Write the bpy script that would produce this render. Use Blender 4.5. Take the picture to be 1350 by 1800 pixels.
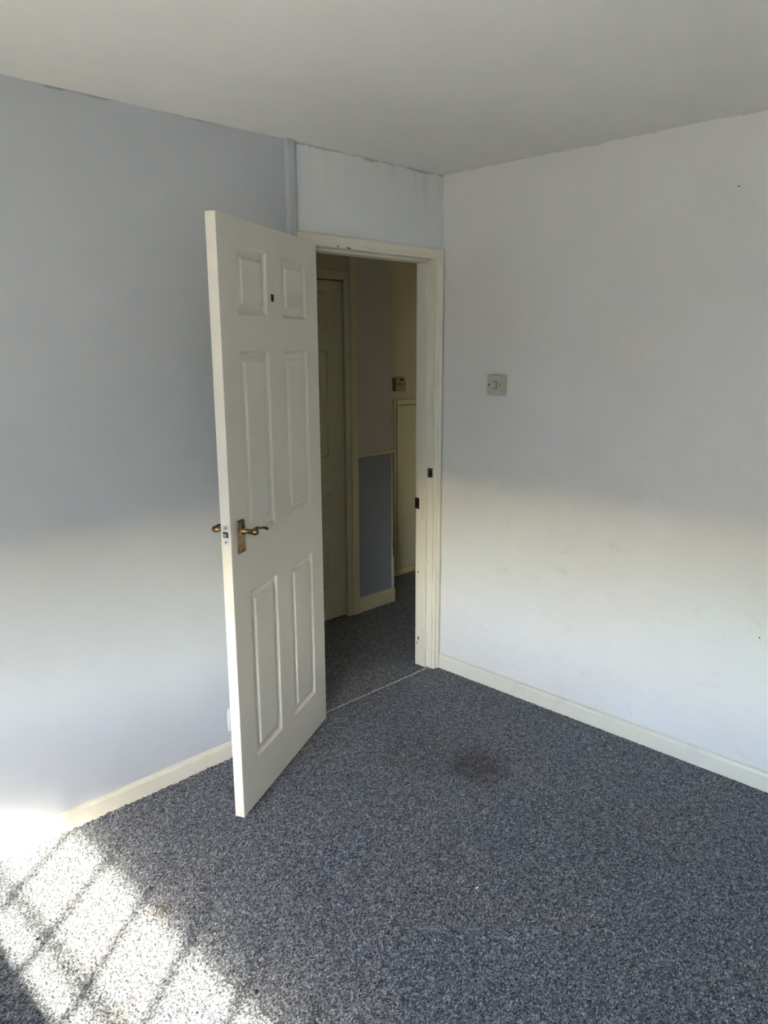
import bpy, bmesh, math, random
import numpy as np
from mathutils import Vector, Matrix
random.seed(7); np.random.seed(7)
for o in list(bpy.data.objects): bpy.data.objects.remove(o)
S = bpy.context.scene
COL = S.collection
PI = math.pi

# ------------------------------------------------------------------ camera
F_PX, YAW, PITCH, ROLL = 1343.57, math.radians(44.912), math.radians(12.29), math.radians(-0.271)
CAM = Vector((-2.797, -2.4166, 1.616))
cam = bpy.data.cameras.new('camera'); camo = bpy.data.objects.new('camera', cam); COL.objects.link(camo)
cam.sensor_fit = 'VERTICAL'; cam.sensor_height = 24; cam.lens = 24 * F_PX / 1800
cam.clip_start = 0.02
fwd = Vector((math.sin(YAW) * math.cos(PITCH), math.cos(YAW) * math.cos(PITCH), -math.sin(PITCH)))
rt = Vector((math.cos(YAW), -math.sin(YAW), 0)); up = rt.cross(fwd)
r2 = rt * math.cos(ROLL) + up * math.sin(ROLL); u2 = -rt * math.sin(ROLL) + up * math.cos(ROLL)
camo.matrix_world = Matrix(((r2.x, u2.x, -fwd.x, CAM.x), (r2.y, u2.y, -fwd.y, CAM.y), (r2.z, u2.z, -fwd.z, CAM.z), (0, 0, 0, 1)))
S.camera = camo

# ------------------------------------------------------------------ light
SUN_EL = math.radians(25.3); SUN_AZ = math.radians(36.2)        # travel direction: +x towards +y, downwards
sun_dir = Vector((math.cos(SUN_AZ) * math.cos(SUN_EL), math.sin(SUN_AZ) * math.cos(SUN_EL), -math.sin(SUN_EL)))
sl = bpy.data.lights.new('sun', 'SUN'); sl.energy = 42; sl.angle = math.radians(0.9); sl.color = (1.0, 0.91, 0.75)
so = bpy.data.objects.new('sun', sl); COL.objects.link(so)
so.rotation_euler = sun_dir.to_track_quat('-Z', 'Y').to_euler()
W = bpy.data.worlds.new('world'); S.world = W; W.use_nodes = True
nt = W.node_tree; sky = nt.nodes.new('ShaderNodeTexSky'); sky.sky_type = 'NISHITA'; sky.sun_disc = False
sky.sun_elevation = SUN_EL; sky.sun_rotation = math.atan2(-sun_dir.x, -sun_dir.y)
sky.altitude = 200; sky.air_density = 1.0; sky.dust_density = 0.6; sky.ozone_density = 1.6
wb = nt.nodes.new('ShaderNodeMix'); wb.data_type = 'RGBA'; wb.blend_type = 'MULTIPLY'; wb.inputs[0].default_value = 1
wb.inputs[7].default_value = (0.93, 0.925, 1.01, 1)                    # the camera's cool white balance, the same over the whole sky
nt.links.new(sky.outputs[0], wb.inputs[6]); nt.links.new(wb.outputs[2], nt.nodes['Background'].inputs['Color'])
nt.nodes['Background'].inputs['Strength'].default_value = 3.8
vs = S.view_settings; vs.view_transform = 'Standard'; vs.look = 'None'; vs.gamma = 1; vs.use_curve_mapping = False
vs.exposure = 0.70

# ------------------------------------------------------------------ room sizes
H = 2.362; XW = -3.8; YB = -3.35            # ceiling height, window wall, rear wall
HY = 0.885; HX0 = -1.35; HX1 = 1.75; HF = 1.26   # hall wall, hall ends, recess wall
WT = 0.10
WIN_Y0, WIN_Y1, WIN_Z0, WIN_Z1 = -3.0, -0.86, 0.60, 2.10
BLIND_Z = 1.080

# ------------------------------------------------------------------ materials
class NT:
    def __init__(s, name):
        s.m = bpy.data.materials.new(name); s.m.use_nodes = True; s.t = s.m.node_tree
        s.b = s.t.nodes['Principled BSDF']; s.out = s.t.nodes['Material Output']
    def n(s, typ, **kw):
        nd = s.t.nodes.new(typ)
        for k, v in kw.items():
            if k.startswith('_'):
                setattr(nd, k[1:], v)
        return nd
    def l(s, a, b): s.t.links.new(a, b)
    def coord(s, scale=(1, 1, 1), loc=(0, 0, 0), rot=(0, 0, 0)):
        tc = s.n('ShaderNodeTexCoord'); mp = s.n('ShaderNodeMapping')
        mp.inputs['Scale'].default_value = scale; mp.inputs['Location'].default_value = loc; mp.inputs['Rotation'].default_value = rot
        s.l(tc.outputs['Object'], mp.inputs['Vector']); return mp.outputs[0]
    def noise(s, scale, vec=None, detail=3, rough=0.5, dist=0):
        nd = s.n('ShaderNodeTexNoise'); nd.inputs['Scale'].default_value = scale
        nd.inputs['Detail'].default_value = detail; nd.inputs['Roughness'].default_value = rough; nd.inputs['Distortion'].default_value = dist
        s.l(vec if vec is not None else s.coord(), nd.inputs['Vector']); return nd.outputs['Fac']
    def ramp(s, fac, stops, interp='LINEAR'):
        r = s.n('ShaderNodeValToRGB'); r.color_ramp.interpolation = interp
        e = r.color_ramp.elements
        while len(e) > 1: e.remove(e[0])
        e[0].position = stops[0][0]; e[0].color = (*stops[0][1], 1) if not isinstance(stops[0][1], (int, float)) else (stops[0][1],) * 3 + (1,)
        for p, c in stops[1:]:
            k = e.new(p); k.color = (*c, 1) if not isinstance(c, (int, float)) else (c,) * 3 + (1,)
        s.l(fac, r.inputs[0]); return r.outputs[0]
    def mix(s, fac, a, b, mode='MIX'):
        m = s.n('ShaderNodeMix'); m.data_type = 'RGBA'; m.blend_type = mode
        for v, i in ((fac, 0), (a, 6), (b, 7)):
            if isinstance(v, (int, float)): m.inputs[i].default_value = v
            elif isinstance(v, tuple): m.inputs[i].default_value = (*v, 1)
            else: s.l(v, m.inputs[i])
        return m.outputs[2]
    def math(s, op, a, b=None):
        m = s.n('ShaderNodeMath'); m.operation = op
        for i, v in enumerate((a, b)):
            if v is None: continue
            if isinstance(v, (int, float)): m.inputs[i].default_value = v
            else: s.l(v, m.inputs[i])
        return m.outputs[0]
    def xyz(s):
        tc = s.n('ShaderNodeTexCoord'); sp = s.n('ShaderNodeSeparateXYZ'); s.l(tc.outputs['Object'], sp.inputs[0]); return sp.outputs
    def bump(s, h, strength=0.2, dist=0.002):
        b = s.n('ShaderNodeBump'); b.inputs['Strength'].default_value = strength; b.inputs['Distance'].default_value = dist
        s.l(h, b.inputs['Height']); s.l(b.outputs[0], s.b.inputs['Normal'])
    def col(s, c):
        if isinstance(c, tuple): s.b.inputs['Base Color'].default_value = (*c, 1)
        else: s.l(c, s.b.inputs['Base Color'])
        return s
    def rough(s, r, spec=0.5):
        s.b.inputs['Roughness'].default_value = r; s.b.inputs['Specular IOR Level'].default_value = spec; return s

def paint_wall(name, base, tint, tint_amt=0.5, ragged=None, scuff=False, tint_scale=1.3):
    k = NT(name); c = k.coord()
    f = k.ramp(k.noise(tint_scale, c, 2, 0.55, 0.4), [(0.40, 0.0), (0.62, 1.0)])
    col = k.mix(k.math('MULTIPLY', f, tint_amt), base, tint)
    blotch = k.ramp(k.noise(6, c, 4, 0.6), [(0.3, (0.965, 0.965, 0.965)), (0.7, (1, 1, 1))])
    col = k.mix(1.0, col, blotch, 'MULTIPLY')
    if scuff:      # faint grubby marks at hand and furniture height, small dark nicks
        z = k.xyz()[2]
        band = k.ramp(k.math('DIVIDE', z, H), [(0.02, 1.0), (0.45, 0.8), (0.6, 0.0)])
        g = k.ramp(k.noise(9, k.coord((1, 1, 1.6)), 6, 0.7, 0.6), [(0.56, 0.0), (0.74, 1.0)])
        col = k.mix(k.math('MULTIPLY', k.math('MULTIPLY', g, band), 0.16), col, (0.28, 0.26, 0.24))
        nick = k.ramp(k.noise(38, k.coord((1, 1, 0.6)), 2, 0.5, 0.2), [(0.78, 0.0), (0.80, 1.0)])
        col = k.mix(k.math('MULTIPLY', k.math('MULTIPLY', nick, band), 0.3), col, (0.3, 0.28, 0.27))
    if ragged:     # hand-cut paint line against the ceiling
        z = k.xyz()[2]
        wob = k.noise(7, k.coord((1, 1, 0.2)), 5, 0.7)
        zz = k.math('ADD', z, k.math('MULTIPLY', wob, 0.040))
        edge = k.ramp(k.math('SUBTRACT', zz, H - 0.5), [(0.5165, 0.0), (0.5195, 1.0)])
        streak = k.ramp(k.noise(5, k.coord((1, 1, 0.1), (3, 0, 0)), 3, 0.6), [(0.48, 0.0), (0.56, 1.0)])
        col = k.mix(k.math('MULTIPLY', edge, streak), col, ragged)
    k.col(col).rough(0.62, 0.35)
    k.bump(k.noise(170, c, 3, 0.6), 0.10, 0.002)
    return k.m

M = {}
M['wall_blue'] = paint_wall('blue_grey_wall_paint', (0.515, 0.545, 0.562), (0.535, 0.562, 0.575), 0.6, ragged=(0.33, 0.36, 0.37))
k = NT('pale_infill_paint'); c = k.coord()
f = k.ramp(k.noise(2.2, c, 3, 0.6), [(0.4, 0.0), (0.65, 1.0)])
col = k.mix(f, (0.80, 0.805, 0.76), (0.74, 0.775, 0.77))
z = k.xyz()[2]
drip = k.ramp(k.noise(20, k.coord((1, 1, 0.12), (0.4, 0, 0)), 3, 0.6), [(0.54, 0.0), (0.66, 1.0)])
top = k.ramp(k.math('SUBTRACT', z, 2.04), [(0.14, 0.0), (0.30, 1.0)])
col = k.mix(k.math('MULTIPLY', k.math('MULTIPLY', drip, top), 0.28), col, (0.42, 0.46, 0.48))
wob = k.noise(9, k.coord((1, 1, 0.2)), 5, 0.7)
edge = k.ramp(k.math('SUBTRACT', k.math('ADD', z, k.math('MULTIPLY', wob, 0.05)), H - 0.5), [(0.517, 0.0), (0.521, 1.0)])
col = k.mix(k.math('MULTIPLY', edge, 0.75), col, (0.36, 0.38, 0.37))
k.col(col).rough(0.6, 0.35); k.bump(k.noise(120, c, 3, 0.6), 0.12, 0.002); M['infill'] = k.m
M['wall_white'] = paint_wall('white_wall_paint', (0.755, 0.75, 0.705), (0.757, 0.72, 0.665), 0.85, ragged=(0.62, 0.58, 0.52), scuff=True)
M['ceiling'] = paint_wall('ceiling_paint', (0.86, 0.845, 0.79), (0.84, 0.825, 0.775), 0.5)
M['wall_plain'] = paint_wall('plain_wall_paint', (0.84, 0.83, 0.80), (0.82, 0.80, 0.77), 0.5)
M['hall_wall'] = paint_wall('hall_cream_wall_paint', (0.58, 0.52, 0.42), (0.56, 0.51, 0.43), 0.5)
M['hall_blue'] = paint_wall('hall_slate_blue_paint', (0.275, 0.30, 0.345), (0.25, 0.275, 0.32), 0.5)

def gloss(name, base, dirt, dirt_amt=0.3, rough=0.33, grain=False, dscale=7, warm=None):
    k = NT(name); c = k.coord()
    d = k.ramp(k.noise(dscale, c, 6, 0.68, 0.5), [(0.54, 0.0), (0.78, 1.0)])
    col = base
    if warm:
        col = k.mix(k.ramp(k.noise(2.5, c, 2), [(0.4, 0.0), (0.65, 1.0)]), base, warm)
    col = k.mix(k.math('MULTIPLY', d, dirt_amt), col, dirt)
    nick = k.ramp(k.noise(55, c, 2, 0.5), [(0.80, 0.0), (0.815, 1.0)])
    col = k.mix(k.math('MULTIPLY', nick, 0.55), col, (0.2, 0.18, 0.15))
    k.col(col).rough(rough, 0.5)
    if grain:
        h = k.noise(26, k.coord((6, 6, 0.35)), 6, 0.65, 0.8)
        k.bump(h, 0.16, 0.0015)
    else:
        k.bump(k.noise(60, k.coord((1, 1, 0.3)), 3), 0.06, 0.002)
    return k.m
M['door'] = gloss('ivory_door_paint', (0.745, 0.715, 0.615), (0.55, 0.52, 0.44), 0.25, 0.34, True)
M['frame'] = gloss('cream_frame_gloss', (0.80, 0.765, 0.61), (0.52, 0.47, 0.34), 0.35, 0.32)
M['skirt'] = gloss('cream_skirting_gloss', (0.755, 0.715, 0.56), (0.50, 0.45, 0.33), 0.4, 0.35, dscale=5, warm=(0.77, 0.745, 0.63))
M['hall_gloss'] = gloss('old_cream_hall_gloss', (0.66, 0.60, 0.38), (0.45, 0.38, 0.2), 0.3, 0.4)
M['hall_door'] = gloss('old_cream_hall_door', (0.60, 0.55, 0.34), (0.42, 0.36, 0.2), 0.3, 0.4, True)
M['hatch'] = gloss('hatch_paint', (0.62, 0.59, 0.44), (0.45, 0.40, 0.28), 0.3, 0.4)
M['batten'] = gloss('batten_paint', (0.62, 0.65, 0.67), (0.40, 0.42, 0.44), 0.4, 0.5)
M['white_plastic'] = gloss('white_window_plastic', (0.87, 0.86, 0.82), (0.6, 0.58, 0.52), 0.2, 0.3)

def metal(name, c1, c2, rough=0.35, metallic=1.0):
    k = NT(name); f = k.ramp(k.noise(60, None, 5, 0.65), [(0.38, 0.0), (0.62, 1.0)])
    k.col(k.mix(f, c1, c2)).rough(rough); k.b.inputs['Metallic'].default_value = metallic
    return k.m
M['brass'] = metal('aged_brass', (0.26, 0.18, 0.085), (0.12, 0.08, 0.04), 0.30)
M['brass_dark'] = metal('dark_aged_brass', (0.13, 0.085, 0.04), (0.06, 0.04, 0.02), 0.4)
M['steel'] = metal('dull_steel', (0.36, 0.36, 0.35), (0.16, 0.16, 0.16), 0.4)
M['latch_paint'] = metal('paint_smeared_plate', (0.72, 0.72, 0.69), (0.50, 0.50, 0.48), 0.45, 0.2)
M['strip'] = metal('worn_aluminium_strip', (0.55, 0.52, 0.46), (0.30, 0.28, 0.25), 0.5, 0.5)
k = NT('black_void'); k.col(k.mix(k.noise(40), (0.008, 0.008, 0.008), (0.02, 0.018, 0.016))).rough(0.7); M['black'] = k.m
k = NT('bare_wood_chip'); k.col(k.mix(k.noise(200), (0.16, 0.11, 0.06), (0.06, 0.04, 0.025))).rough(0.8); M['chip'] = k.m
k = NT('yellowed_plastic'); k.col(k.mix(k.ramp(k.noise(30), [(0.4, 0.0), (0.7, 1.0)]), (0.50, 0.49, 0.40), (0.44, 0.43, 0.34))).rough(0.4); M['switch'] = k.m
k = NT('grubby_hall_plastic'); k.col(k.mix(k.noise(30), (0.33, 0.30, 0.22), (0.26, 0.23, 0.16))).rough(0.45); M['spur'] = k.m
k = NT('white_filler'); k.col(k.mix(k.noise(60), (0.86, 0.86, 0.85), (0.76, 0.78, 0.79))).rough(0.8); M['filler'] = k.m

# carpet: cut-loop fleck of navy, slate and pale grey yarns, stains with shapes of their own
k = NT('blue_grey_fleck_carpet'); c = k.coord()
warp = k.noise(26, c, 2, 0.5)
v1 = k.noise(118, k.coord((1.0, 1.5, 1.0), rot=(0, 0, 0.75)), 3, 0.75, 1.2)
v2 = k.noise(270, k.coord((1.4, 1.0, 1.0)), 2, 0.6, 0.4)
v = k.math('ADD', k.math('ADD', k.math('MULTIPLY', v1, 0.62), k.math('MULTIPLY', v2, 0.24)), k.math('MULTIPLY', k.noise(48, c, 2, 0.6, 0.8), 0.14))
colr = k.ramp(v, [(0.37, (0.010, 0.012, 0.018)), (0.45, (0.030, 0.035, 0.044)), (0.50, (0.100, 0.112, 0.127)), (0.545, (0.235, 0.255, 0.270)), (0.62, (0.50, 0.51, 0.50))])
soft = k.ramp(k.noise(2.3, c, 4, 0.6), [(0.35, (0.90, 0.93, 0.98)), (0.65, (1.06, 1.03, 1.0))])
colr = k.mix(1.0, colr, soft, 'MULTIPLY')
def spot(cx, cy, rx, ry, tint, amt):
    global colr
    vm = k.coord((1 / rx, 1 / ry, 0), (-cx / rx, -cy / ry, 0))
    ln = k.n('ShaderNodeVectorMath'); ln.operation = 'LENGTH'; k.l(vm, ln.inputs[0])
    d = k.math('ADD', ln.outputs['Value'], k.math('MULTIPLY', k.math('SUBTRACT', k.noise(18, c, 4, 0.7), 0.5), 1.3))
    f_ = k.ramp(d, [(0.45, 1.0), (1.0, 0.0)])
    colr = k.mix(k.math('MULTIPLY', f_, amt), colr, tint, 'MULTIPLY')
spot(-0.62, -0.74, 0.16, 0.15, (0.55, 0.48, 0.46), 0.95)
spot(-0.72, -0.50, 0.22, 0.22, (0.78, 0.74, 0.72), 0.7)
spot(-1.90, -0.575, 0.05, 0.045, (0.80, 0.65, 0.48), 0.6)
spot(-2.15, -0.82, 0.09, 0.05, (0.87, 0.78, 0.68), 0.6)
spot(-1.17, -1.02, 0.03, 0.02, (0.6, 0.5, 0.45), 0.8)
k.col(colr).rough(0.95, 0.1)
k.b.inputs['Sheen Weight'].default_value = 0.15
k.bump(v, 0.55, 0.005); M['carpet'] = k.m

k = NT('translucent_blind_fabric')
tr = k.n('ShaderNodeBsdfTranslucent'); df = k.n('ShaderNodeBsdfDiffuse'); mx = k.n('ShaderNodeMixShader')
weave = k.mix(k.noise(300), (0.80, 0.71, 0.57), (0.73, 0.64, 0.50))
k.l(weave, tr.inputs[0]); k.l(weave, df.inputs[0]); mx.inputs[0].default_value = 0.05
k.l(df.outputs[0], mx.inputs[1]); k.l(tr.outputs[0], mx.inputs[2])
tp = k.n('ShaderNodeBsdfTransparent'); mh = k.n('ShaderNodeMixShader')          # see-through lower edge, graded to soften the sun patch border
sun_fade = k.ramp(k.xyz()[2], [(0.0, 0.5), (0.06, 0.24), (0.24, 0.0)])
k.l(sun_fade, mh.inputs[0]); k.l(mx.outputs[0], mh.inputs[1]); k.l(tp.outputs[0], mh.inputs[2]); k.l(mh.outputs[0], k.out.inputs[0]); M['blind'] = k.m
k = NT('hall_fill_glass')
tr = k.n('ShaderNodeBsdfTranslucent'); k.l(k.mix(k.noise(40), (0.27, 0.225, 0.15), (0.24, 0.20, 0.13)), tr.inputs[0]); k.l(tr.outputs[0], k.out.inputs[0]); M['amber'] = k.m  # tinted pane of the added hall window, sets how much light it gives
k = NT('window_glass')
tp = k.n('ShaderNodeBsdfTransparent'); gl = k.n('ShaderNodeBsdfGlossy'); mx = k.n('ShaderNodeMixShader'); fr = k.n('ShaderNodeFresnel')
gl.inputs['Roughness'].default_value = 0.02; fr.inputs[0].default_value = 1.3
k.l(fr.outputs[0], mx.inputs[0]); k.l(tp.outputs[0], mx.inputs[1]); k.l(gl.outputs[0], mx.inputs[2]); k.l(mx.outputs[0], k.out.inputs[0]); M['glass'] = k.m
k = NT('garden_paving'); k.col(k.ramp(k.noise(3, None, 6, 0.6), [(0.35, (0.30, 0.29, 0.25)), (0.65, (0.40, 0.38, 0.33))])).rough(0.9); M['ground'] = k.m

# ------------------------------------------------------------------ mesh helpers
def link(name, me, mat, parent=None):
    o = bpy.data.objects.new(name, me); COL.objects.link(o)
    if mat: me.materials.append(M[mat])
    if parent: o.parent = parent
    return o
def add_box(bm, x0, x1, y0, y1, z0, z1):
    v = [bm.verts.new((x, y, z)) for z in (z0, z1) for y in (y0, y1) for x in (x0, x1)]
    for f in ((0, 2, 3, 1), (4, 5, 7, 6), (0, 1, 5, 4), (2, 6, 7, 3), (0, 4, 6, 2), (1, 3, 7, 5)):
        bm.faces.new([v[i] for i in f])
def boxes(name, lst, mat, parent=None, bevel=0, seg=2):
    bm = bmesh.new()
    for b in lst: add_box(bm, *b)
    if bevel: bmesh.ops.bevel(bm, geom=bm.edges[:], offset=bevel, segments=seg, affect='EDGES', profile=0.5)
    me = bpy.data.meshes.new(name); bm.to_mesh(me); bm.free()
    return link(name, me, mat, parent)
def prism(name, profile, a, b, ax, mat, parent=None, mitre=(0, 0), smooth=False):
    """sweep a closed 2-D profile along an axis; ax maps (p, q, t) to xyz; mitre shifts each end by m * p"""
    bm = bmesh.new(); n = len(profile)
    r0 = [bm.verts.new(ax(p, q, a + mitre[0] * p)) for p, q in profile]
    r1 = [bm.verts.new(ax(p, q, b + mitre[1] * p)) for p, q in profile]
    for i in range(n): bm.faces.new((r0[i], r0[(i + 1) % n], r1[(i + 1) % n], r1[i]))
    bm.faces.new(r0[::-1]); bm.faces.new(r1)
    bmesh.ops.recalc_face_normals(bm, faces=bm.faces[:])
    me = bpy.data.meshes.new(name); bm.to_mesh(me); bm.free()
    return link(name, me, mat, parent)
def tube_bm(bm, pts, rads, seg=14, flat=None):
    """swept tube; rads are (r_side, r_up) pairs in a frame whose up is z unless the path is vertical"""
    rings = []; pts = [Vector(p) for p in pts]
    for i, p in enumerate(pts):
        t = (pts[min(i + 1, len(pts) - 1)] - pts[max(i - 1, 0)]).normalized()
        ref = Vector((0, 0, 1)) if abs(t.z) < 0.9 else Vector((1, 0, 0))
        sd = t.cross(ref).normalized(); upv = sd.cross(t)
        r = rads[i] if isinstance(rads[i], tuple) else (rads[i], rads[i])
        rings.append([bm.verts.new(p + sd * r[0] * math.cos(2 * PI * j / seg) + upv * r[1] * math.sin(2 * PI * j / seg)) for j in range(seg)])
    for a, b in zip(rings, rings[1:]):
        for j in range(seg): bm.faces.new((a[j], a[(j + 1) % seg], b[(j + 1) % seg], b[j]))
    bm.faces.new(rings[0][::-1]); bm.faces.new(rings[-1])
def finish(name, bm, mat, parent=None, smooth=True):
    bmesh.ops.recalc_face_normals(bm, faces=bm.faces[:])
    if smooth:
        for f in bm.faces: f.smooth = len(f.verts) <= 4
    me = bpy.data.meshes.new(name); bm.to_mesh(me); bm.free()
    return link(name, me, mat, parent)
def tube(name, pts, rads, mat, parent=None, seg=14):
    bm = bmesh.new(); tube_bm(bm, pts, rads, seg); return finish(name, bm, mat, parent)
def disc(name, c, nrm, r, d, mat, parent=None, seg=12):
    c = Vector(c); nrm = Vector(nrm).normalized()
    return tube(name, [c, c + nrm * d * 0.7, c + nrm * d], [r, r, r * 0.7], mat, parent, seg)
def empty(name, loc, rz=0, parent=None):
    o = bpy.data.objects.new(name, None); COL.objects.link(o); o.location = loc; o.rotation_euler = (0, 0, rz); o.empty_display_size = 0.1
    if parent: o.parent = parent
    return o
def tag(o, label, cat=None, kind=None, group=None):
    o['label'] = label
    if cat: o['category'] = cat
    if kind: o['kind'] = kind
    if group: o['group'] = group
    return o
def struct(o, label, cat): return tag(o, label, cat, 'structure')

# ------------------------------------------------------------------ floor (real pile relief where it is seen)
def carpet_grid(x0, x1, y0, y1, step, amp):
    nx = int(round((x1 - x0) / step)) + 1; ny = int(round((y1 - y0) / step)) + 1
    X, Y = np.meshgrid(np.linspace(x0, x1, nx), np.linspace(y0, y1, ny))
    Z = np.random.randn(ny, nx) * amp
    return X, Y, Z, nx, ny
V = []; Fc = []; off = 0
for (x0, x1, y0, y1, st, amp) in ((-2.7, 0.0, -2.3, 0.0, 0.006, 0.0009), (-0.9, 1.5, 0.0, 1.3, 0.008, 0.0009)):
    X, Y, Z, nx, ny = carpet_grid(x0, x1, y0, y1, st, amp)
    if x0 < -2:                                   # frayed edge curling up the skirting of the door wall
        d = np.clip((Y + 0.045) / 0.03, 0, 1)
        wob = np.convolve(np.random.rand(nx + 24), np.ones(25) / 25, 'valid')[None, :nx]
        Z += d * (0.002 + np.abs(np.random.randn(ny, nx)) * 0.0035 + (wob - 0.5) * 0.02) * (X < -0.9)
    Z[0, :] = 0; Z[:, 0] = 0; Z[:, -1] = 0
    if x0 > -2: Z[-1, :] = 0
    V.append(np.stack([X, Y, Z], -1).reshape(-1, 3))
    i = np.arange(nx * ny).reshape(ny, nx)
    Fc.append(np.stack([i[:-1, :-1], i[:-1, 1:], i[1:, 1:], i[1:, :-1]], -1).reshape(-1, 4) + off); off += nx * ny
for (x0, x1, y0, y1) in ((XW, -2.7, YB, 0.0), (-2.7, 0.0, YB, -2.3), (HX0, -0.9, 0.0, 1.3), (1.5, HX1, 0.0, 1.3)):
    V.append(np.array([(x0, y0, 0), (x1, y0, 0), (x1, y1, 0), (x0, y1, 0)], float)); Fc.append(np.arange(4)[None] + off); off += 4
V = np.concatenate(V); Fc = np.concatenate(Fc)
me = bpy.data.meshes.new('floor'); me.from_pydata(V.tolist(), [], Fc.tolist()); me.update()
floor = struct(link('floor', me, 'carpet'), 'blue-grey flecked carpet covering the room and hall floor', 'carpet')

# ------------------------------------------------------------------ shell
struct(boxes('ceiling', [(XW - WT, HX1 + 0.1, YB - WT, HF + 0.14, H, H + 0.15)], 'ceiling'), 'plain off-white painted ceiling above the room', 'ceiling')
wl = struct(boxes('wall_left', [(XW - WT, -0.868, 0, WT, 0, H), (-0.868, 0.0, 0.0, WT, 2.026, H), (0.0, HX1, 0.0, WT, 0.0, H)], 'wall_blue'),
            'pale blue-grey painted wall with the open doorway', 'wall')
ip = boxes('infill_panel', [(-0.862, -0.001, -0.004, 0.0, 2.036, H - 0.0005)], 'infill', wl); ip['label'] = 'paler infill panel above the doorway'
struct(boxes('wall_right', [(0, 0.1, YB - WT, 0.0, 0, H)], 'wall_white'), 'off-white painted wall with scuffs and the light switch', 'wall')
struct(boxes('wall_back', [(XW - WT, 0.1, YB - WT, YB, 0, H)], 'wall_plain'), 'plain wall behind the viewpoint', 'wall')
struct(boxes('wall_window', [(XW - WT, XW, YB, WIN_Y0, 0, H), (XW - WT, XW, WIN_Y1, 0, 0, H),
     (XW - WT, XW, WIN_Y0, WIN_Y1, 0, WIN_Z0), (XW - WT, XW, WIN_Y0, WIN_Y1, WIN_Z1, H)], 'wall_plain'), 'wall with the window the sunlight comes through', 'wall')
# hall
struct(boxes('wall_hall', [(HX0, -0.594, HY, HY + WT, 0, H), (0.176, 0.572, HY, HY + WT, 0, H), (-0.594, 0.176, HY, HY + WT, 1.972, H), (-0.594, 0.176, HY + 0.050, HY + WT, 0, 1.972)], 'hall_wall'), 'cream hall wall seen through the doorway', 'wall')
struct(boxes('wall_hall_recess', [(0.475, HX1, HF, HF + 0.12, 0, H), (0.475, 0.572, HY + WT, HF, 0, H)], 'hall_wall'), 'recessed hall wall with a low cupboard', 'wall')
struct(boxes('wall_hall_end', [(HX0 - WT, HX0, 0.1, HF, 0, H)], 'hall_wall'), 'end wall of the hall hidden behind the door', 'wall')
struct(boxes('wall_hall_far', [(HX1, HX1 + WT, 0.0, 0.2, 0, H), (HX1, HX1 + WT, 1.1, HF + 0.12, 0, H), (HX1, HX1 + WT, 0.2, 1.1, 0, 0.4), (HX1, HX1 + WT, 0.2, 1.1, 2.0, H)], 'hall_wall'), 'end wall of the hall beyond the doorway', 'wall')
struct(boxes('ground', [(-30, XW - WT, -25, 25, -0.45, -0.3)], 'ground'), 'paved ground outside the window', 'ground')

struct(boxes('sky_block_wall', [(-10.2, -10.0, -25, 25, -0.3, 1.12), (-10.25, -9.95, -25, 25, 1.12, 1.18)], 'wall_plain'), 'added low wall outside the window that blocks the lowest sky', 'wall')  # added unseen wall, its height sets the light band on the room walls

# skirting boards: bevelled top
SK = [(0, -0.01), (-0.015, -0.01), (-0.015, 0.060), (-0.011, 0.070), (-0.004, 0.074), (0, 0.074)]
struct(prism('baseboard_left', SK, XW, -0.872, lambda p, q, t: (t, p, q), 'skirt'), 'cream skirting board along the blue-grey wall', 'skirting board')
struct(prism('baseboard_right', SK, YB, -0.019, lambda p, q, t: (p, t, q), 'skirt'), 'scuffed cream skirting board along the off-white wall', 'skirting board')
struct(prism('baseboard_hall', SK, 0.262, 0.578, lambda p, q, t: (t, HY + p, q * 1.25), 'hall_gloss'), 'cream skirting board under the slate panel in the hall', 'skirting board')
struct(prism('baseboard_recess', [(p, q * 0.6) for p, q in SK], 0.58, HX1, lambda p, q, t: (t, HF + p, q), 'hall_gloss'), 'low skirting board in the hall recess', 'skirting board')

# ------------------------------------------------------------------ door frame (trim_1)
fr = struct(empty('trim_1', (0, 0, 0)), 'cream moulded door frame around the open doorway', 'door frame')
JL, JR, JZ = -0.818, -0.050, 2.000          # lining faces
boxes('door_lining', [(JR, -0.001, 0.0005, WT + 0.012, -0.01, JZ + 0.026)], 'frame', fr, 0.0015)
boxes('door_lining', [(-0.868, JL, 0.0005, WT + 0.012, -0.01, JZ + 0.026)], 'frame', fr, 0.0015)
boxes('door_lining', [(JL, JR, 0.0005, WT + 0.012, JZ, JZ + 0.026)], 'frame', fr, 0.0015)
boxes('door_stop', [(JR - 0.012, JR, 0.037, WT + 0.004, -0.01, JZ)], 'frame', fr, 0.0025)
boxes('door_stop', [(JL, JL + 0.012, 0.037, WT + 0.004, -0.01, JZ)], 'frame', fr, 0.0025)
boxes('door_stop', [(JL, JR, 0.037, WT + 0.004, JZ - 0.012, JZ)], 'frame', fr, 0.0025)
# architrave profile: p across from inner edge to outer, q thickness
AR = [(0, 0), (0, 0.009), (0.003, 0.0125), (0.010, 0.0135), (0.014, 0.011), (0.018, 0.0105), (0.024, 0.0145), (0.032, 0.0165), (0.041, 0.016), (0.0445, 0.013), (0.0445, 0)]
for e in ((lambda p, q, t: (JR + 0.003 + p * 0.91, -q, t), -0.01, JZ - 0.001, 1), (lambda p, q, t: (JL - 0.003 - p, -q, t), -0.01, JZ - 0.001, 1)):
    prism('architrave', AR, e[1], e[2], e[0], 'frame', fr, (0, 1))
prism('architrave', AR, JL - 0.003, JR + 0.003, lambda p, q, t: (t, -q, JZ - 0.001 + p), 'frame', fr, (-1, 1))
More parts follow.
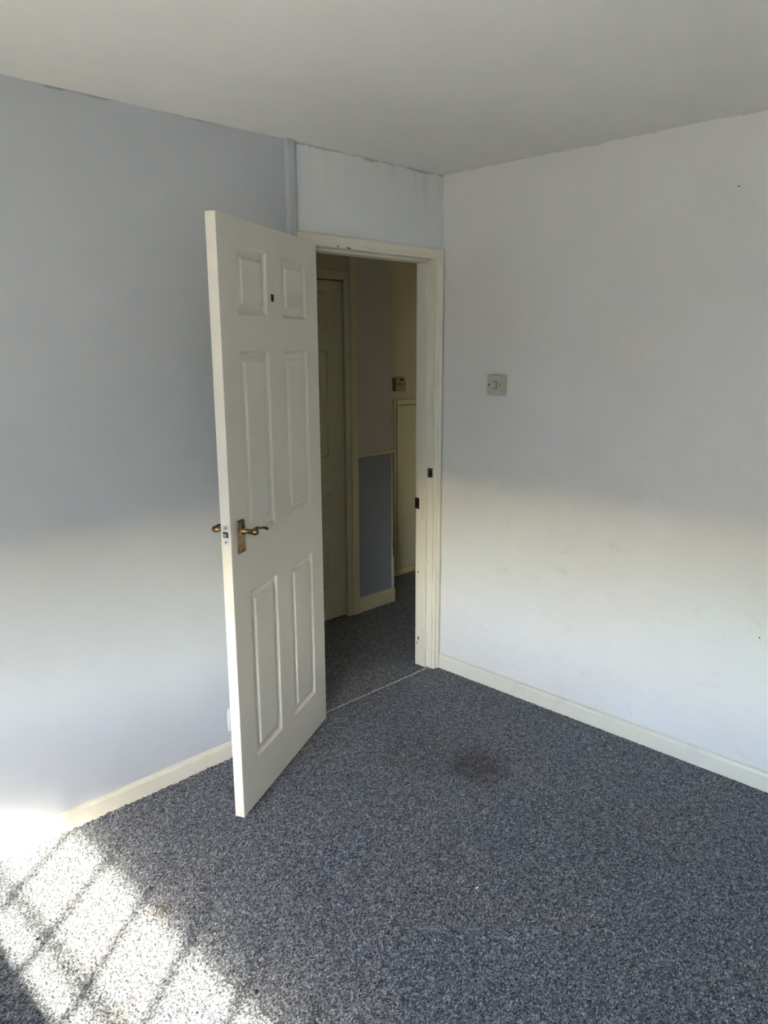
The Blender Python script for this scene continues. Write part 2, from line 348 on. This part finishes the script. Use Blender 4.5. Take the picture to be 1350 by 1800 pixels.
# keep plate on the rebate and brass plate on the hall edge
kp = boxes('strike_plate', [(JR - 0.0035, JR + 0.001, 0.003, 0.033, 0.988, 1.034)], 'steel', fr, 0.001); kp['label'] = 'black-holed steel strike plate'
boxes('latch_hole', [(JR - 0.0042, JR, 0.008, 0.020, 1.000, 1.022)], 'black', kp)
boxes('latch_hole', [(JR - 0.0042, JR, 0.0255, 0.031, 0.990, 1.032)], 'black', kp)
bp = boxes('brass_strike_plate', [(JR - 0.0155, JR - 0.010, 0.080, WT + 0.006, 0.825, 0.880)], 'brass', fr, 0.001); bp['label'] = 'small brass strike plate'
boxes('latch_hole', [(JR - 0.0162, JR - 0.012, 0.088, 0.097, 0.838, 0.866)], 'black', bp)
def chip(c, w, h, seed, parent, ax):
    rnd = random.Random(seed); bm = bmesh.new(); n = 9
    ring = [(w * math.cos(2 * PI * i / n) * rnd.uniform(0.6, 1), h * math.sin(2 * PI * i / n) * rnd.uniform(0.5, 1)) for i in range(n)]
    a = [bm.verts.new(ax(c, p, q, 0.0)) for p, q in ring]; b = [bm.verts.new(ax(c, p * 0.8, q * 0.8, 0.0012)) for p, q in ring]
    for i in range(n): bm.faces.new((a[i], a[(i + 1) % n], b[(i + 1) % n], b[i]))
    bm.faces.new(b)
    return finish('paint_chip', bm, 'chip', parent, False)
front = lambda c, p, q, d: (c[0] + p, c[1] - d, c[2] + q)
side = lambda c, p, q, d: (c[0] - d, c[1] + p, c[2] + q)
chip((-0.655, -0.0125, 2.0045), 0.009, 0.003, 1, fr, front)
chip((-0.595, -0.0125, 2.003), 0.016, 0.0035, 2, fr, front)
for i, (y, z, w, h) in enumerate(((0.086, 0.50, 0.004, 0.010), (0.082, 0.145, 0.006, 0.016), (0.090, 0.12, 0.004, 0.009), (0.06, 0.78, 0.006, 0.003))):
    chip((JR - 0.0118, y, z), w, h, 10 + i, fr, side)

# ------------------------------------------------------------------ batten, threshold
bt = struct(boxes('trim_2', [(-0.902, -0.868, -0.022, 0.0, 0.074, H - 0.001)], 'wall_blue', None, 0.002), 'narrow painted batten running from ceiling down beside the door frame', 'batten')
boxes('cover_strip', [(-0.868, -0.853, -0.012, 0.0, 2.046, H - 0.001)], 'wall_blue', bt, 0.002)
th = struct(prism('trim_3', [(-0.005, -0.006), (-0.0045, 0.001), (-0.002, 0.0035), (0.002, 0.0035), (0.0045, 0.001), (0.005, -0.006)], -0.805, JR - 0.003,
     lambda p, q, t: (t, 0.020 + p, q + 0.0035 * (t + 0.45)), 'strip'), 'thin worn metal carpet strip across the doorway', 'threshold strip')

# ------------------------------------------------------------------ six-panel doors
COLS = [(0.112, 0.322), (0.438, 0.648)]; ROWS = [(0.168, 0.785), (0.978, 1.580), (1.690, 1.900)]
RINGS = [(0, 0), (0.003, 0.0015), (0.007, 0.0065), (0.011, 0.0092), (0.018, 0.0098), (0.027, 0.0088), (0.0335, 0.0066), (0.0375, 0.0018), (0.040, 0.0008)]
def door_leaf(root, mat, width, height, thick, both=True):
    xs = sorted({0, width, *[v for c_ in COLS for v in c_]}); zs = sorted({0, height, *[v for r_ in ROWS for v in r_]})
    bm = bmesh.new(); vg = {}
    def vert(x, y, z):
        key = (round(x, 5), round(y, 5), round(z, 5))
        if key not in vg: vg[key] = bm.verts.new((-x, y, z))
        return vg[key]
    for i in range(len(xs) - 1):
        for j in range(len(zs) - 1):
            if (xs[i], xs[i + 1]) in COLS and (zs[j], zs[j + 1]) in ROWS: continue
            for y in (0, thick):
                bm.faces.new([vert(xs[i], y, zs[j]), vert(xs[i + 1], y, zs[j]), vert(xs[i + 1], y, zs[j + 1]), vert(xs[i], y, zs[j + 1])])
    for i in range(len(xs) - 1):
        for z in (0, height): bm.faces.new([vert(xs[i], 0, z), vert(xs[i + 1], 0, z), vert(xs[i + 1], thick, z), vert(xs[i], thick, z)])
    for j in range(len(zs) - 1):
        for x in (0, width): bm.faces.new([vert(x, 0, zs[j]), vert(x, thick, zs[j]), vert(x, thick, zs[j + 1]), vert(x, 0, zs[j + 1])])
    bmesh.ops.recalc_face_normals(bm, faces=bm.faces[:])
    ed = [e for e in bm.edges if len(e.link_faces) == 2 and e.calc_face_angle() > 1]
    bmesh.ops.bevel(bm, geom=ed, offset=0.0018, segments=2, affect='EDGES', profile=0.5)
    leaf = finish('leaf', bm, mat, root, False)
    for (a, b) in COLS:
        for (c_, d) in ROWS:
            bm = bmesh.new()
            for sgn, y0 in ((1, 0.0), (-1, thick)):
                rings = []
                for ins, dep in RINGS:
                    y = y0 + sgn * dep
                    rings.append([bm.verts.new(q) for q in ((-(a + ins), y, c_ + ins), (-(b - ins), y, c_ + ins), (-(b - ins), y, d - ins), (-(a + ins), y, d - ins))])
                for r0, r1 in zip(rings, rings[1:]):
                    for q in range(4):
                        f = bm.faces.new((r0[q], r0[(q + 1) % 4], r1[(q + 1) % 4], r1[q]))
                bm.faces.new(rings[-1])
            bmesh.ops.recalc_face_normals(bm, faces=bm.faces[:])
            me = bpy.data.meshes.new('door_panel'); bm.to_mesh(me); bm.free()
            link('door_panel', me, mat, root)
    return leaf

DW, DH, DT = 0.762, 1.982, 0.035
door = struct(empty('door_1', (-0.800, -0.050, 0.021), math.radians(27.44)), 'open ivory six-panel door with brass lever handles', 'door')
leaf = door_leaf(door, 'door', DW, DH, DT)
# handle set on each face; local x runs from latch (-DW) to hinge (0), y<0 is the visible face
PX0, PX1, PZ0, PZ1 = -0.722, -0.678, 0.934, 1.044
def handle(sgn, yf):
    Y = lambda d: yf + sgn * d
    root = boxes('handle_plate', [(PX0, PX1, min(Y(0), Y(0.004)), max(Y(0), Y(0.004)), PZ0, PZ1)], 'brass', door, 0.0015)
    root['label'] = 'aged brass handle backplate'
    boxes('plate_rim', [(PX0 + 0.003, PX1 - 0.003, min(Y(0.003), Y(0.008)), max(Y(0.003), Y(0.008)), PZ0 + 0.003, PZ1 - 0.003)], 'brass_dark', root, 0.0015)
    boxes('plate_face', [(PX0 + 0.007, PX1 - 0.007, min(Y(0.006), Y(0.0095)), max(Y(0.006), Y(0.0095)), PZ0 + 0.007, PZ1 - 0.007)], 'brass', root, 0.001)
    cx = (PX0 + PX1) / 2; bz = PZ1 - 0.036
    for dx in (-0.010, 0.010):
        for z in (PZ0 + 0.013, PZ1 - 0.013):
            disc('screw', (cx + dx, Y(0.0085), z), (0, sgn, 0), 0.0036, 0.0022, 'brass_dark', root)
    bm = bmesh.new()
    tube_bm(bm, [(cx, Y(d), bz) for d in (0.005, 0.012, 0.016, 0.019, 0.040, 0.044, 0.050, 0.058, 0.064, 0.067)], [0.012, 0.012, 0.0105, 0.0085, 0.0082, 0.0095, 0.0115, 0.0112, 0.008, 0.003], 18)
    boss = finish('lever_boss', bm, 'brass', root)
    pts = []; rads = []
    for i in range(25):
        t = i / 24
        x = cx + 0.003 + 0.102 * t
        z = bz + 0.004 + 0.011 * math.sin(min(t, 0.18) / 0.18 * PI / 2) - 0.032 * t + 0.004 * math.sin(max(0, (t - 0.45)) / 0.55 * PI)
        w = 0.0075 - 0.0035 * math.sin(min(t / 0.55, 1) * PI / 2) + 0.0065 * math.exp(-((t - 0.83) / 0.13) ** 2)
        if i == 24: w = 0.0015
        pts.append((x, Y(0.053 - 0.006 * t), z)); rads.append((w, (0.0032 + 0.0014 * math.exp(-((t - 0.83) / 0.13) ** 2)) if i < 24 else 0.001))
    bm = bmesh.new(); tube_bm(bm, pts, rads, 14); finish('lever', bm, 'brass_dark', root)
    return root
handle(-1, 0.0); handle(1, DT)
# latch plate in the door edge
lp = boxes('latch_plate', [(-DW - 0.0012, -DW + 0.002, 0.006, 0.029, 0.974, 1.039)], 'latch_paint', door, 0.0008); lp['label'] = 'paint-smeared latch faceplate'
boxes('latch_recess', [(-DW - 0.0020, -DW, 0.0090, 0.0265, 0.998, 1.016)], 'black', lp)
boxes('latch_bolt', [(-DW - 0.008, -DW, 0.0115, 0.0235, 1.001, 1.013)], 'steel', lp, 0.002)
for z in (0.983, 1.030): disc('screw', (-DW - 0.0010, 0.0175, z), (-1, 0, 0), 0.0042, 0.0012, 'steel', lp)
pd = boxes('black_pad', [(-0.411, -0.391, -0.0016, 0.0, 1.743, 1.767)], 'black', door, 0.0006); pd['label'] = 'small black rectangle stuck between the top panels'
for z in (0.20, 0.99, 1.78):
    tube('hinge', [(0.006, DT + 0.003, z - 0.045), (0.006, DT + 0.003, z + 0.045)], [0.006, 0.006], 'steel', door, 12)

# ------------------------------------------------------------------ hall door (door_2) in a storey-height frame
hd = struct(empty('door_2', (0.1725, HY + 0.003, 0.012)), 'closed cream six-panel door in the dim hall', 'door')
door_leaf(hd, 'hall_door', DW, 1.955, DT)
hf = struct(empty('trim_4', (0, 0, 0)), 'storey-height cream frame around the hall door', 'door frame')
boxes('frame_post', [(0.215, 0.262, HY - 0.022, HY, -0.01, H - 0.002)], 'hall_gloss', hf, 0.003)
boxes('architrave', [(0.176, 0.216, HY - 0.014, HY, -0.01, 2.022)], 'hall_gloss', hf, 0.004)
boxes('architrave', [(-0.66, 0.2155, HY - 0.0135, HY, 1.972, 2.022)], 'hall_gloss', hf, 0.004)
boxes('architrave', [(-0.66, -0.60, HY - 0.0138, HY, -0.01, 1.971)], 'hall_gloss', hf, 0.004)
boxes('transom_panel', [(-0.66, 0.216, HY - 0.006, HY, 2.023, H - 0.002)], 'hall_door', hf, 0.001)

# slate-blue dado panel, dado rail and corner beads on the hall wall
dp = struct(boxes('trim_5', [(0.2625, 0.566, HY - 0.004, HY, 0.092, 0.962)], 'hall_blue'), 'slate-blue painted panel below the hall dado rail', 'wall panel')
struct(prism('trim_6', [(0, 0), (-0.010, 0.002), (-0.016, 0.010), (-0.013, 0.018), (-0.020, 0.026), (0, 0.030)], 0.2625, 0.575, lambda p, q, t: (t, HY + p, 0.962 + q), 'hall_gloss'), 'cream dado rail across the hall wall', 'dado rail')
cb = struct(empty('trim_7', (0.572, HY, 0.1)), 'chipped cream corner bead on the end of the hall wall', 'corner bead')
cb_ = lambda x0, x1, y0, y1, z0, z1: boxes('bead_strip', [(x0 - 0.572, x1 - 0.572, y0 - HY, y1 - HY, z0 - 0.1, z1 - 0.1)], 'skirt', cb, 0.001)
cb_(0.556, 0.563, HY - 0.007, HY - 0.003, 0.093, 0.961); cb_(0.568, 0.578, HY - 0.006, HY + 0.010, 0.092, 0.30); cb_(0.570, 0.5765, HY - 0.003, HY + 0.008, 0.993, 1.25)

# low cupboard door in the recess (door_3)
hc = struct(empty('door_3', (0.96, HF, 0.03)), 'low cream cupboard door in the hall recess', 'cupboard door')
o3 = lambda nm, x0, x1, y0, y1, z0, z1, mt, bv: boxes(nm, [(x0 - 0.96, x1 - 0.96, y0 - HF, y1 - HF, z0 - 0.03, z1 - 0.03)], mt, hc, bv)
o3('cupboard_leaf', 0.998, 1.50, HF - 0.014, HF, 0.050, 1.208, 'hatch', 0.002)
o3('cupboard_frame', 0.955, 0.980, HF - 0.016, HF, 0.046, 1.250, 'hatch', 0.002)
o3('frame_bead', 0.981, 0.991, HF - 0.022, HF, 0.046, 1.222, 'skirt', 0.002)
o3('cupboard_frame', 0.9805, 1.545, HF - 0.018, HF, 1.216, 1.250, 'hatch', 0.003)
o3('cupboard_frame', 1.508, 1.545, HF - 0.016, HF, 0.046, 1.2155, 'hatch', 0.002)

# fused switch box in the hall recess
sb = tag(empty('switch_box', (1.003, HF, 1.312)), 'grubby cream switch box with dark window in the hall', 'switch')
boxes('back_box', [(-0.049, 0.046, -0.028, 0, 0, 0.090)], 'spur', sb, 0.002)
boxes('face_plate', [(-0.049, 0.046, -0.036, -0.0285, 0.0005, 0.0895)], 'spur', sb, 0.003)
boxes('neon_window', [(-0.012, 0.024, -0.038, -0.034, 0.070, 0.084)], 'black', sb, 0.001)
boxes('rocker', [(-0.010, 0.010, -0.041, -0.034, 0.034, 0.058)], 'spur', sb, 0.002)
for x in (-0.030, 0.033): disc('screw_hole', (x, -0.0345, 0.046), (0, -1, 0), 0.0055, 0.003, 'black', sb)

# light switch on the off-white wall
ls = tag(empty('light_switch', (0, -0.341, 1.397)), 'yellowed single light switch on a deep box on the off-white wall', 'light switch')
ls.rotation_euler = (math.radians(1.2), 0, 0)
boxes('back_box', [(-0.0265, 0, -0.0425, 0.0425, 0.001, 0.089)], 'switch', ls, 0.002)
boxes('face_plate', [(-0.0355, -0.0270, -0.043, 0.043, 0.0, 0.090)], 'switch', ls, 0.003, 3)
boxes('rocker_surround', [(-0.0358, -0.033, -0.0128, 0.0130, 0.0288, 0.0632)], 'chip', ls, 0.0005)
bm = bmesh.new(); add_box(bm, -0.041, -0.034, -0.010, 0.011, 0.0315, 0.0605)
for v in bm.verts:
    if v.co.x < -0.04 and v.co.z > 0.05: v.co.x += 0.0035
bmesh.ops.bevel(bm, geom=bm.edges[:], offset=0.001, segments=2, affect='EDGES', profile=0.5)
finish('rocker', bm, 'switch', ls, False)
for y in (0.0305, -0.0305):
    sc = disc('screw_collar', (-0.0350, y, 0.046), (-1, 0, 0), 0.0062, 0.0012, 'switch', ls)
    disc('screw', (-0.0358, y, 0.046), (-1, 0, 0), 0.0036, 0.0008, 'black', sc)

# filler smear on the blue wall, pin holes in the white wall
bm = bmesh.new(); rnd = random.Random(5); n = 22; a = []; b = []
for i in range(n):
    t = 2 * PI * i / n; rx = 0.009 * rnd.uniform(0.75, 1.2); rz = 0.050 * rnd.uniform(0.9, 1.05)
    px = math.copysign(abs(math.cos(t)) ** 0.6, math.cos(t)) * rx; pz = math.copysign(abs(math.sin(t)) ** 0.6, math.sin(t)) * rz
    a.append(bm.verts.new((-1.262 + px, 0, 0.166 + pz))); b.append(bm.verts.new((-1.262 + px * 0.8, -0.0025, 0.166 + pz * 0.93)))
for i in range(n): bm.faces.new((a[i], a[(i + 1) % n], b[(i + 1) % n], b[i]))
bm.faces.new(b); fl = finish('filler_patch', bm, 'filler', wl, False); fl['label'] = 'smear of white filler'
wr = bpy.data.objects['wall_right']
for (y, z) in ((-1.316, 2.136), (-1.531, 0.577)): disc('pin_hole', (0.0005, y, z), (-1, 0, 0), 0.0028, 0.0012, 'black', wr, 8)

# crumbs lying on the carpet
def fleck(x, y, l, w, rz, mat, label):
    bm = bmesh.new(); bmesh.ops.create_icosphere(bm, subdivisions=2, radius=1)
    rnd = random.Random(int(abs(x) * 1000))
    for v in bm.verts: v.co = Vector((v.co.x * l * rnd.uniform(0.8, 1.1), v.co.y * w * rnd.uniform(0.8, 1.1), v.co.z * 0.0028))
    o = finish('carpet_crumb', bm, mat, None, True); o.location = (x, y, 0.0030); o.rotation_euler = (0, 0, rz)
    tag(o, label, 'crumb')
fleck(-2.195, -0.434, 0.006, 0.0035, 0.6, 'black', 'dark crumb on the sunlit carpet near the corner of the photo')
fleck(-1.872, -1.018, 0.005, 0.004, 2.0, 'black', 'dark crumb on the carpet at the edge of the sun patch')
fleck(-1.169, -1.176, 0.006, 0.0022, -0.4, 'filler', 'white crumb on the shaded carpet in mid floor')

# ------------------------------------------------------------------ window and blind (behind the viewpoint, they shape the daylight)
wd = struct(empty('window_1', (XW - 0.06, (WIN_Y0 + WIN_Y1) / 2, WIN_Z0)), 'white framed window with thin glazing bars', 'window')
wy = (WIN_Y0 + WIN_Y1) / 2; hw = (WIN_Y1 - WIN_Y0) / 2; hh = WIN_Z1 - WIN_Z0
for b in ((-0.03, 0.03, -hw, -hw + 0.05, 0, hh), (-0.03, 0.03, hw - 0.05, hw, 0, hh), (-0.03, 0.03, -hw + 0.05, hw - 0.05, hh - 0.05, hh), (-0.03, 0.03, -hw + 0.05, hw - 0.05, 0.0, 0.05)):
    boxes('window_frame', [b], 'white_plastic', wd, 0.003)
yk = -1.433
y = yk + 0.247 * 1
while y > WIN_Y0 + 0.08:
    boxes('glazing_bar', [(-0.009, 0.009, y - wy - 0.0065, y - wy + 0.0065, 0.05, hh - 0.05)], 'white_plastic', wd); y -= 0.247
boxes('glazing_bar', [(-0.008, 0.008, -hw + 0.05, hw - 0.05, 0.383, 0.396)], 'white_plastic', wd)
boxes('window_pane', [(-0.002, 0.002, -hw + 0.05, hw - 0.05, 0.05, hh - 0.05)], 'glass', wd)
ws = tag(empty('bounce_bench', (XW, wy, 0)), 'added white bench under the window that bounces sunlight upwards', 'bounce bench')  # added out of view, throws sunlight up to ceiling and upper walls
boxes('bench_top', [(-0.06, 0.521, -hw, hw, WIN_Z0 - 0.034, WIN_Z0 - 0.004)], 'white_plastic', ws, 0.004)
for i in range(6):
    ya = -hw + 0.02 + i * (2 * hw - 0.04) / 6
    boxes('bench_front', [(0.47, 0.49, ya + 0.001, ya + (2 * hw - 0.04) / 6 - 0.001, 0.002, WIN_Z0 - 0.0345)], 'white_plastic', ws, 0.002)
bl = tag(empty('roller_blind', (XW + 0.035, wy, BLIND_Z)), 'cream roller blind drawn most of the way down the window', 'blind')
boxes('blind_fabric', [(-0.0006, 0.0006, -hw - 0.03, hw + 0.03, 0.0, 2.16 - BLIND_Z)], 'blind', bl)
tube('roller_tube', [(0, -hw - 0.05, 2.165 - BLIND_Z), (0, hw + 0.05, 2.165 - BLIND_Z)], [0.02, 0.02], 'white_plastic', bl, 16)
for s_ in (-1, 1): boxes('wall_bracket', [(-0.035, 0.02, s_ * (hw + 0.055) - 0.004, s_ * (hw + 0.055) + 0.004, 2.14 - BLIND_Z, 2.19 - BLIND_Z)], 'white_plastic', bl)

w2 = struct(empty('hall_fill_window', (HX1 + 0.05, 0.65, 0.4)), 'added window at the unseen hall end that lights the hall', 'window')  # added out of view as a light source for the dim hall
for b in ((-0.03, 0.03, -0.45, -0.41, 0, 1.6), (-0.03, 0.03, 0.41, 0.45, 0, 1.6), (-0.03, 0.03, -0.41, 0.41, 0, 0.04), (-0.03, 0.03, -0.41, 0.41, 1.56, 1.6)):
    boxes('window_frame', [b], 'white_plastic', w2, 0.003)
boxes('window_pane', [(-0.003, 0.003, -0.41, 0.41, 0.04, 1.56)], 'amber', w2)
